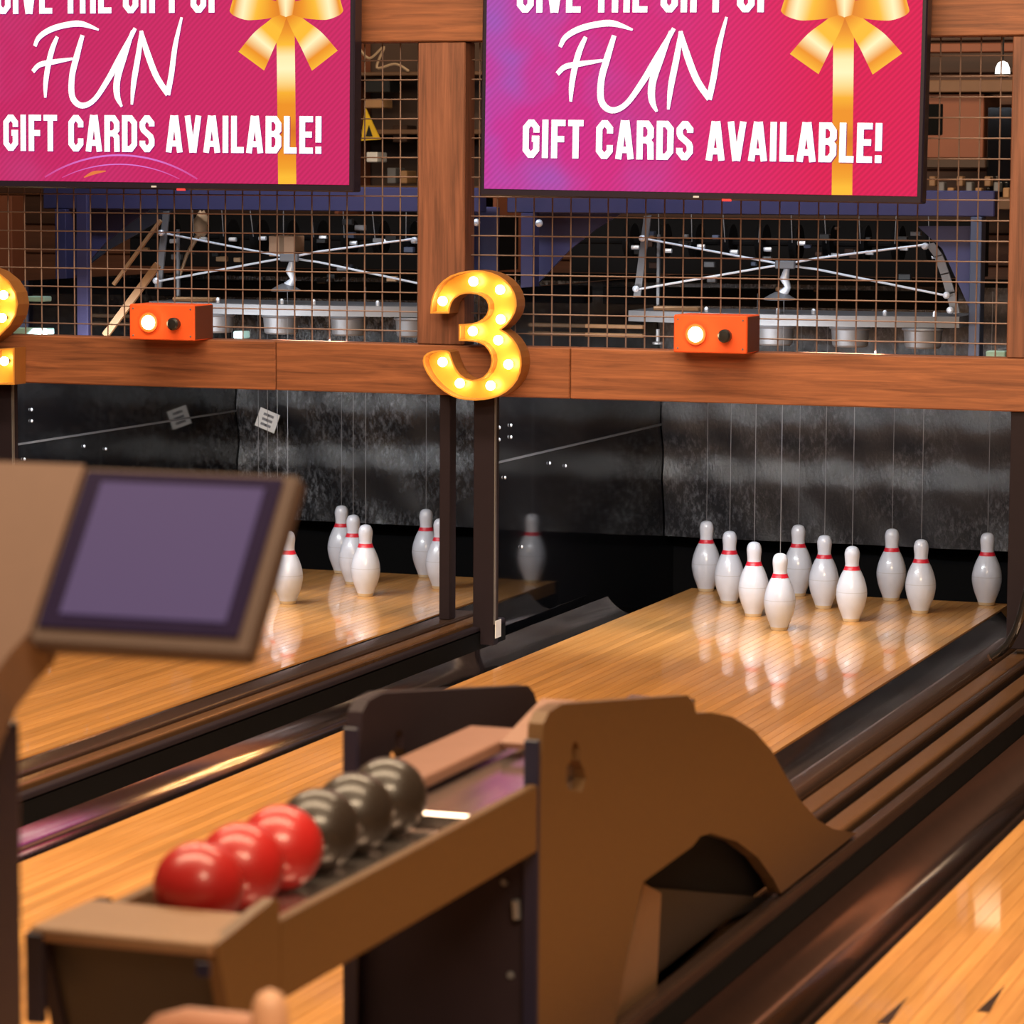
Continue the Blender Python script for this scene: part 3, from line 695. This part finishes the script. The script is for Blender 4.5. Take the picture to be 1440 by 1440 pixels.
    for i in range(10):
        x = a.x+.30+(b.x-a.x-.36)*i/9
        pl = MB().lathe([(.014, -.012), (.055, -.012), (.048, 0), (.055, .012), (.014, .012)], (x, -.30, 1.13), 20, 0).build('pulley', M_pit, t, None, True)
        MB().lathe([(.007, -.016), (.007, .016)], (x+.02, -.33, 1.10+rnd.uniform(-.01, .03)), 8, 0).build('hub_bolt', M_chrome, pl)
    for i in range(26):
        x = a.x+.25+rnd.random()*(b.x-a.x-.32); z = .985+rnd.random()*.2; s = rnd.uniform(.006, .014); y = -.40+rnd.uniform(-.08, .06)
        MB().bbox(x-s, x+s*rnd.uniform(.8, 2.5), y-.01, y+.01, z-s*.7, z+s*.7, .002).build('mechanism_piece', rnd.choice([M_steel, M_black, M_brass, M_slate, M_black, M_brown]), t)
    MB().bbox(a.x+.2, b.x, -.28, -.2, .93, .985, .004).build('lower_beam', M_pit, t)
    # cords from pulleys
    for i in range(10):
        x = a.x+.30+(b.x-a.x-.36)*i/9
        MB().tube([(x, -.35, 1.13), (x+.01*rnd.uniform(-1, 1), -.36, 1.24)], .0016, 5).build('cord', plain('grey_cord', (.14,.14,.15), .6), t)
    # tan guide rails at the left side of the machine
    for y, yy, x0, x1 in ((457, -.35, 764, 905), (469, -.35, 764, 905), (405, .1, 780, 890), (418, .1, 780, 890)):
        c0, c1 = q(x0, y, yy), q(x1, y, yy); MB().bbox(c0.x, c1.x, yy-.01, yy+.01, c0.z-.006, c0.z+.006, .002).build('guide_rail', M_brass, t)
    return t
machine(0, 'right'); machine(-1.588, 'left')
# leaning sticks and cardboard in the left machine bay
def stick(p0, p1, r, m, label):
    p0, p1 = Vector(p0), Vector(p1); d = (p1-p0)/2; s = d.cross(Vector((0, 1, 0))).normalized()*r
    return tag(MB().obox((p0+p1)/2, d, Vector((0, .006, 0)), s).build('wooden_batten', m, None, p0), label, 'batten')
stick(ony(148, 472, -.95), ony(222, 372, -.95), .011, M_brass, 'wide tan batten leaning behind the left mesh near the orange box')
stick(ony(160, 400, -.85), ony(226, 310, -.85), .005, M_brass, 'thin tan batten leaning above the wide batten behind the left mesh')
p = ony(396, 345, -.45)
cb = thing('cardboard_box', (p.x, -.40, p.z-.035), 'small pale cardboard box behind the crossed rods of the left machine', 'box')
MB().bbox(p.x-.045, p.x+.045, -.45, -.37, p.z-.035, p.z+.030, .002).build('carton', plain('pale_cardboard', (.62,.36,.22), .7), cb)
MB().box(p.x-.008, p.x+.008, -.4508, -.45, p.z-.033, p.z+.028).build('tape', plain('brown_tape', (.3,.17,.09), .5), cb)
p = ony(282, 315, -.45)
rg = thing('crumpled_cloth', (p.x, -.44, p.z-.05), 'crumpled beige cloth hanging behind the left mesh', 'cloth')
mb = MB(); mb.sphere((0, 0, 0), .034, 8); rr = random.Random(4)
for v in mb.v: v *= rr.uniform(.75, 1.15); v.x *= .7; v.z *= 1.25; v += Vector((p.x, -.45, p.z))
mb.build('fold', plain('beige_cloth', (.55,.38,.24), .8), rg, None, True, 180)
MB().tube([(p.x-.005, -.45, p.z-.03), (p.x-.05, -.45, p.z-.10), (p.x-.075, -.45, p.z-.17)], [.009, .006, .004], 8).build('strap', M_brass, rg, None, True)

# ================================================================== BACKGROUND BEHIND THE MESH
YB = 1.9
def bk(name, x0, y0, x1, y1, Y, dpt, m, label=None, cat=None, parent=None):
    a, b = ony(x0, y1, Y), ony(x1, y0, Y)
    mb = MB().bbox(a.x, b.x, Y, Y+dpt, a.z, b.z, .003)
    if parent is not None: return mb.build(name, m, parent)
    return tag(mb.build(name, m, None, ((a.x+b.x)/2, Y+dpt/2, a.z)), label, cat)
M_rb = plain('reddish_brown_board', (.20,.062,.03), .6, 0, .2, 8); M_db = plain('dark_brown_board', (.05,.025,.015), .6)
cab = thing('storage_cabinet', ony(1360, 300, YB), 'reddish brown cabinet with a dark opening seen through the mesh at far right', 'cabinet')
bk('body', 1290, 132, 1384, 222, YB, .3, M_rb, parent=cab)
bk('cornice', 1280, 112, 1460, 130, YB-.04, .34, plain('brown_cornice', (.15,.075,.04), .6), parent=cab)
bk('opening', 1300, 146, 1326, 190, YB-.004, .02, M_pit, parent=cab)
bk('glass_door', 1386, 150, 1470, 290, YB-.002, .3, M_gloss, parent=cab)
bk('shelf', 1290, 222, 1386, 236, YB-.03, .3, M_db, parent=cab)
bk('upper_beam', 1280, 60, 1460, 74, YB+.2, .1, M_rb, parent=cab)
for i in range(9):
    x = 1306+i*13; bk('small_part', x, 248+8*(i % 3), x+9, 262+8*(i % 3), YB-.08, .05, (M_tanl, M_steel, M_brass)[i % 3], '%s small part from left, %s, on the far right shelf' % (('first', 'second', 'third', 'fourth', 'fifth', 'sixth', 'seventh', 'eighth', 'ninth')[i], ('tan', 'grey', 'brown')[i % 3]), 'spare part')
bk('parts_shelf', 1290, 278, 1470, 294, YB-.12, .3, plain('brown_shelf', (.12,.06,.03), .6), 'brown shelf of small parts seen through the mesh at far right', 'shelf')
p = ony(1410, 96, 1.2)
lp = thing('dome_lamp', (p.x, 1.2, p.z-.03), 'small glowing white dome lamp in the top right corner', 'lamp')
MB().lathe([(.026, 0), (.024, .02), (.016, .037), (1e-5, .044)], (p.x, 1.2, p.z-.018), 20).build('dome', emit('white_dome', (1, .97, .92), 3), lp, None, True)
MB().lathe([(.027, 0), (.027, -.008), (.018, -.014)], (p.x, 1.2, p.z-.0185), 20).build('collar', M_steel, lp, None, True)
MB().tube([(p.x, 1.2, p.z+.024), (p.x, 1.2, 3.0)], .004, 6).build('cable', M_black, lp)
# things in the gap between the two televisions
sh = thing('storage_rack', ony(560, 300, 1.2), 'dark brown storage rack with shelves seen between the two televisions', 'shelf')
for y in (100, 182, 262): bk('shelf_board', 470, y, 700, y+7, 1.2, .3, plain('brown_shelf', (.12,.06,.03), .6), parent=sh)
bk('back_board', 470, 40, 700, 300, 1.52, .02, M_db, parent=sh)
for x in (470, 600, 694):
    u_ = ony(x, 40, 1.18); MB().bbox(u_.x, u_.x+.015, 1.18, 1.50, -.16, u_.z, .002).build('upright', M_rb, sh)
it = [(512, 110, 548, 130, M_black, 'black motor housing on the rack between the televisions'), (512, 140, 538, 152, M_brass, 'tan cylinder part on the rack between the televisions'), (552, 176, 572, 200, M_brown, 'brown bottle-like part on the rack beside the yellow sign'), (515, 214, 530, 228, M_white, 'pale carton low on the rack between the televisions'), (544, 236, 556, 258, M_steel, 'grey metal part on the bottom rack shelf'), (562, 240, 572, 258, M_brass, 'small tan block on the bottom rack shelf')]
for x0, y0, x1, y1, m, lb in it: bk('spare_part', x0, y0, x1, y1, 1.22, .1, m, lb, 'spare part')
tri = [ony(x, y, 1.17) for x, y in ((508, 198), (534, 196), (513, 152))]
ws = thing('warning_sign', tri[0], 'yellow triangular warning sign beside the left television', 'sign')
MB().prism([[(v.x, v.z) for v in tri]], lambda u, v, q: Vector((u, 1.17+q, v)), .012).build('plate', plain('yellow_plate', (.75,.48,.02), .5), ws)
c = (tri[0]+tri[1]+tri[2])/3
MB().prism([[(c.x-.012, c.z-.026), (c.x+.017, c.z-.026), (c.x+.002, c.z+.016)]], lambda u, v, q: Vector((u, 1.1685+q, v)), .0015).build('symbol', M_black, ws)
cb = [ony(x, y, 1.185) for x, y in ((505, 68), (520, 82), (540, 66), (530, 95), (556, 90), (575, 100))]
tag(MB().tube([Vector(a) for a in catmull([tuple(v) for v in cb], 6)], .005, 6).build('cable', plain('pale_cable', (.4,.28,.18), .6), None, cb[0], True), 'pale looping cable at the top between the televisions', 'cable')
# navy machine frame post and slate board near the left edge
bk('navy_upright', 108, 272, 122, 474, -.9, .03, M_navy, 'navy blue upright post behind the left mesh near the number 2 sign', 'post')
pl = [ony(x, y, -.5) for x, y in ((124, 282), (262, 282), (230, 305), (186, 332), (150, 352), (124, 372))]
tag(MB().prism([[(v.x, v.z) for v in pl]], lambda u, v, q: Vector((u, -.5+q, v)), .015).build('slate_board', M_slate, None, pl[0]), 'slate blue slanted board behind the left mesh under the television', 'board')
bk('brown_wall_post', -20, 275, 16, 470, 1.0, .1, M_rb, 'reddish brown post at the far left edge behind the mesh', 'post')
for y, l in ((438, 'upper'), (452, 'lower')): bk('tan_rail', 70, y, 112, y+5, -.3, .03, M_brass, '%s of two short tan rails left of the navy upright' % l, 'rail')
M_teal = plain('pale_teal_plastic', (.30,.52,.50), .5)
for x0, y0, x1, y1, l in ((35, 417, 62, 424, 'small pale teal cap beside the number 2 sign'), (10, 462, 66, 470, 'pale teal tray beside the number 2 sign on the beam'), (328, 466, 342, 476, 'small teal block at the middle of the left beam'), (1386, 494, 1414, 506, 'pale teal block in the corner beside the right post')):
    bk('teal_piece', x0, y0, x1, y1, -1.2, .05, M_teal, l, 'plastic piece')
bk('blue_panel', 655, 291, 700, 400, -.5, .02, M_navy, 'navy panel with a round bolt right of the timber post', 'panel')
for i, (x, y) in enumerate(((667, 313), (755, 314))):
    p = ony(x, y, -.72); tag(MB().lathe([(.012, 0), (.010, -.006), (.004, -.009)], (p.x, -.70, p.z), 12, 1).build('round_bolt', M_chrome, None, (p.x, -.70, p.z)), ('left', 'right')[i]+' of two silver round bolts right of the timber post top', 'bolt')

# ================================================================== BALL RETURN
XP = 1.0
hood = thing('ball_return', (.865, -5.4, .064), 'tan ball return hood with rounded side panels and long ball tray', 'ball return')
trace = [(757, 1600), (760, 1100), (764, 1018), (772, 1001), (790, 990), (968, 978), (975, 988), (979, 1003), (1000, 1002), (1030, 1008), (1060, 1027), (1085, 1055), (1105, 1090), (1125, 1125), (1150, 1153), (1172, 1166), (1200, 1171)]
yz = []
for x, y in trace: q = onx(x, y, XP); yz.append((q.y, max(q.z, .071)))
yz[0] = (yz[1][0]-.002, .071)
tail = onx(1205, 1172, XP); yz.append((tail.y, .071))
notch = [(1098, 1262), (1087, 1235), (1066, 1206), (1036, 1183), (1000, 1172), (985, 1176), (974, 1190), (905, 1240), (884, 1335)]
for i, (x, y) in enumerate(notch):
    q = onx(x, y, XP); yz.append((q.y, .071 if i == 0 else q.z))
yz.append((-5.46, .071))
em = [(800, 1110), (818, 1114), (824, 1095), (821, 1082), (815, 1070), (815, 1052), (811, 1043), (806, 1045), (804, 1056), (805, 1066), (798, 1078), (796, 1096)]
hole = [(onx(x, y, XP).y, onx(x, y, XP).z) for x, y in em]
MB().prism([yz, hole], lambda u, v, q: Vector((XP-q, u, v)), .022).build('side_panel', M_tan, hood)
MB().prism([yz, hole], lambda u, v, q: Vector((.712+q, u, v)), .022).build('side_panel', M_inner, hood)  # far panel: shade inside the hood put into its colour
hc = (sum(h[0] for h in hole)/len(hole), sum(h[1] for h in hole)/len(hole))
MB().box(XP-.026, XP-.0222, hc[0]-.04, hc[0]+.04, hc[1]-.05, hc[1]+.05).build('emblem_lit_fill', plain('gold_lit_fill', (.42,.22,.06), .4), hood)  # added plate; gold of the lit cut edges put into its colour
yf = yz[1][0]
# front edge trims and front plate
for x0, x1 in ((.978, 1.0005), (.7115, .7345)):
    MB().bbox(x0, x1, yf-.008, yf-.0005, .071, yz[2][1]-.02, .002).build('edge_trim', M_navyedge, hood)
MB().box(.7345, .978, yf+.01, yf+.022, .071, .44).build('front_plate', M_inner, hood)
for x, z in ((.945, .35), (.955, .22), (.76, .33)): MB().lathe([(.006, 0), (.004, -.004)], (x, yf+.0095, z), 10, 1).build('bolt', M_steel, hood)
for i, (x, z) in enumerate(((.967, .315), )):
    MB().tube([(x, yf+.0, z-.012), (x, yf-.004, z+.014)], .006, 8).build('latch', M_steel, hood)
# inside the hood: black sheets added for its shade, then plate and flange
q_ = lambda x, y, X: (onx(x, y, X).y, onx(x, y, X).z)
MB().box(.950, .962, -5.42, -4.60, .072, .280).build('shade_sheet', M_pit, hood)
MB().box(.950, .962, -4.60, -4.44, .072, .20).build('shade_sheet', M_pit, hood)
MB().prism([[q_(872, 1440, .968), q_(912, 1248, .968), q_(1100, 1264, .968), (-4.75, .072), (-5.36, .072)]], lambda u, v, q: Vector((.968-q, u, v)), .005).build('lower_plate', plain('dark_brown_plastic', (.012,.008,.007), .6), hood)
MB().prism([[q_(862, 1440, .974), q_(906, 1243, .974), q_(930, 1256, .974), q_(921, 1440, .974)]], lambda u, v, q: Vector((.974-q, u, v)), .005).build('inner_flange', M_tanl, hood)
# ball tray
TZ = .493
MB().bbox(.984, 1.000, -6.672, yf-.009, .400, TZ, .004, 2).build('tray_rail', M_tan, hood)
MB().bbox(.782, .798, -6.672, yf-.009, .400, TZ, .004, 2).build('tray_rail', M_tan, hood)
MB().bbox(.7985, .9835, -6.672, -5.0, .447, .466, .003).build('tray_channel', plain('polished_channel', (.55,.47,.44), .16, .9, .1, 20), hood)
MB().bbox(.785, .873, -5.985, -5.50, .494, .512, .004, 2).build('guide_plate', plain('clay_brown_plate', (.25,.125,.085), .45, .1), hood)
MB().bbox(.8735, .9835, -6.02, -5.0, .4665, .488, .003).build('steel_ramp', plain('polished_channel', (.55,.47,.44), .16, .9, .1, 20), hood)
MB().prism([[(-5.62, .512), (-5.44, .548), (-5.43, .540), (-5.61, .502)]], lambda u, v, q: Vector((.876+q, u, v)), .10).build('deflector_plate', plain('clay_brown_plate', (.33,.17,.115), .45), hood)
# tray end box and slanted leg
yA, yB = -6.84, -6.676
def slab(x0, x1, ytop0, ytop1, ztop, ybot0, ybot1, zbot, m, nm):
    MB().add([(x0,ytop0,ztop),(x1,ytop0,ztop),(x1,ytop1,ztop),(x0,ytop1,ztop),(x0,ybot0,zbot),(x1,ybot0,zbot),(x1,ybot1,zbot),(x0,ybot1,zbot)],
             [(0,1,2,3),(7,6,5,4),(0,4,5,1),(1,5,6,2),(2,6,7,3),(3,7,4,0)]).build(nm, m, hood)
MB().prism([[(yA, .503), (yB-.012, .521), (yB, .516), (yB+.002, .40), (yB+.20, 0), (yA+.20, 0)]], lambda u, v, q: Vector((1.0015-q, u, v)), .0155).build('end_cheek', M_tan, hood)
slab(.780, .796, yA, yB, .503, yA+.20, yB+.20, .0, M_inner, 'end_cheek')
slab(.797, .984, yA+.012, yA+.024, .489, yA+.206, yA+.218, .0, plain('dark_end_plate', (.02,.012,.008), .5), 'end_plate')
MB().bbox(.782, .999, yA-.006, yA+.135, .490, .507, .006, 3).build('end_cap', M_tanl, hood)
slab(.797, .9845, yA+.055, yA+.062, .489, yA+.062, yA+.069, .43, M_tanl, 'end_stop')
MB().bbox(.778, .7995, yA-.008, yA+.004, .40, .500, .002).build('corner_trim', M_navyedge, hood)
MB().bbox(.982, .9985, yA-.010, yA-.0065, .470, .486, .001).build('corner_trim', M_navyedge, hood)
# balls
BR = .051
M_rball = plain('red_ball_resin', (.42,.014,.012), .38, 0, .3, 9, 0, .35)
M_gball = plain('charcoal_ball_resin', (.026,.017,.012), .38, 0, .3, 9, 0, .35)
lab = ['red ball at the front end of the ball tray', 'middle red ball of three on the tray', 'red ball touching the dark balls on the tray', 'dark grey ball next to the red balls on the tray', 'middle dark grey ball of three on the tray', 'rearmost dark grey ball on the tray nearest the hood']
for i in range(6):
    y = -6.648+i*.1135; c = Vector((.890, y, .4665+BR))
    o = MB().sphere(c, BR, 20).build('bowling_ball', M_rball if i < 3 else M_gball, None, c-Vector((0, 0, BR)), True, 180)
    tag(o, lab[i], 'ball', 'balls on the ball return tray')

# ================================================================== TABLET KIOSK
P0 = CAM+ray(48, 885)*3.0; tl = math.radians(37.5)
U = Vector((1, 0, 0)); Wv = Vector((0, math.sin(tl), math.cos(tl))); Nn = U.cross(Wv)   # Nn points to the viewer side
def kp(u, v, d=0): return P0+U*u+Wv*v+Nn*d
kiosk = thing('tablet_kiosk', (P0.x-.06, P0.y+.06, 0), 'sand-coloured kiosk with a tilted dark purple tablet screen', 'kiosk')
def kbox(u0, u1, v0, v1, d0, d1, m, nm, parent=None, bev=.003):
    bm = bmesh.new(); bmesh.ops.create_cube(bm, size=1)
    for v in bm.verts: v.co = kp((u0+u1)/2+v.co.x*(u1-u0), (v0+v1)/2+v.co.y*(v1-v0), (d0+d1)/2+v.co.z*(d1-d0))
    bmesh.ops.bevel(bm, geom=list(bm.edges), offset=bev, segments=2, affect='EDGES'); bm.verts.index_update()
    mb = MB().add([v.co.copy() for v in bm.verts], [[v.index for v in f.verts] for f in bm.faces]); bm.free()
    return mb.build(nm, m, parent or kiosk)
M_kiosk = plain('sand_kiosk_shell', (.135,.076,.052), .5, .05, .06, 40)
M_kframe = plain('brown_kiosk_frame', (.068,.039,.028), .5, .05, .06, 40)
kbox(-.002, .224, -.014, .182, -.022, 0, M_kframe, 'tablet_frame')
bz = kbox(.003, .210, .002, .176, .0, .003, plain('black_purple_glass', (.012,.007,.030), .25), 'bezel', None, .001)
scr_m, nt_, b_ = nodes('purple_idle_screen')
b_.inputs['Base Color'].default_value = (.03, .025, .05, 1); b_.inputs['Emission Color'].default_value = (*srgb(84, 68, 110), 1); b_.inputs['Emission Strength'].default_value = .62; b_.inputs['Roughness'].default_value = .25
MATS['purple_idle_screen'] = scr_m
kbox(.0225, .194, .0165, .1635, .0032, .0042, scr_m, 'screen', bz, .0004)
# head: shell left of the tablet continuing out of frame, in the same tilted plane
prof2 = [(-.30, .183), (-.003, .183), (-.003, -.004), (-.016, -.028), (-.026, -.055), (-.030, -.09), (-.030, -.12), (-.30, -.12)]
MB().prism([prof2], lambda u, v, q: kp(u, v, .002-q), .06).build('head_shell', M_kiosk, kiosk)
# column below
e = kp(-.030, -.118, 0)
MB().bbox(e.x-.24, e.x-.016, e.y+.004, e.y+.13, 0, e.z-.004, .006, 2).build('column', M_navyedge, kiosk)
MB().bbox(e.x-.30, e.x+.02, e.y-.05, e.y+.19, 0, .02, .005).build('foot', M_navyedge, kiosk)

# ================================================================== LOW RAIL AT THE BOTTOM EDGE
p = CAM+ray(382, 1412)*2.9; q = CAM+ray(195, 1440)*2.9
lr = thing('low_rail', (p.x-.04, p.y, 0), 'pinkish tan rounded rail with a round-topped end post at the bottom edge', 'railing')
zt = (CAM+ray(300, 1428)*2.9).z
MB().tube([(q.x-.012, p.y, zt-.040), (q.x+.004, p.y, zt-.022), (q.x+.03, p.y, zt-.014), (p.x, p.y, zt-.014)], .014, 12).build('rail', M_rail_pink, lr, None, True)
zp = (CAM+ray(382, 1388)*2.9).z
MB().lathe([(.017, 0), (.017, zp-.03), (.0155, zp-.014), (.011, zp-.005), (1e-5, zp)], (p.x, p.y-.004, 0), 20).build('end_post', plain('light_clay_post', (.55,.30,.18), .5), lr, None, True)
MB().lathe([(.012, 0), (.012, zt-.040)], (q.x-.012, p.y, 0), 16).build('end_post', M_rail_pink, lr, None, True)
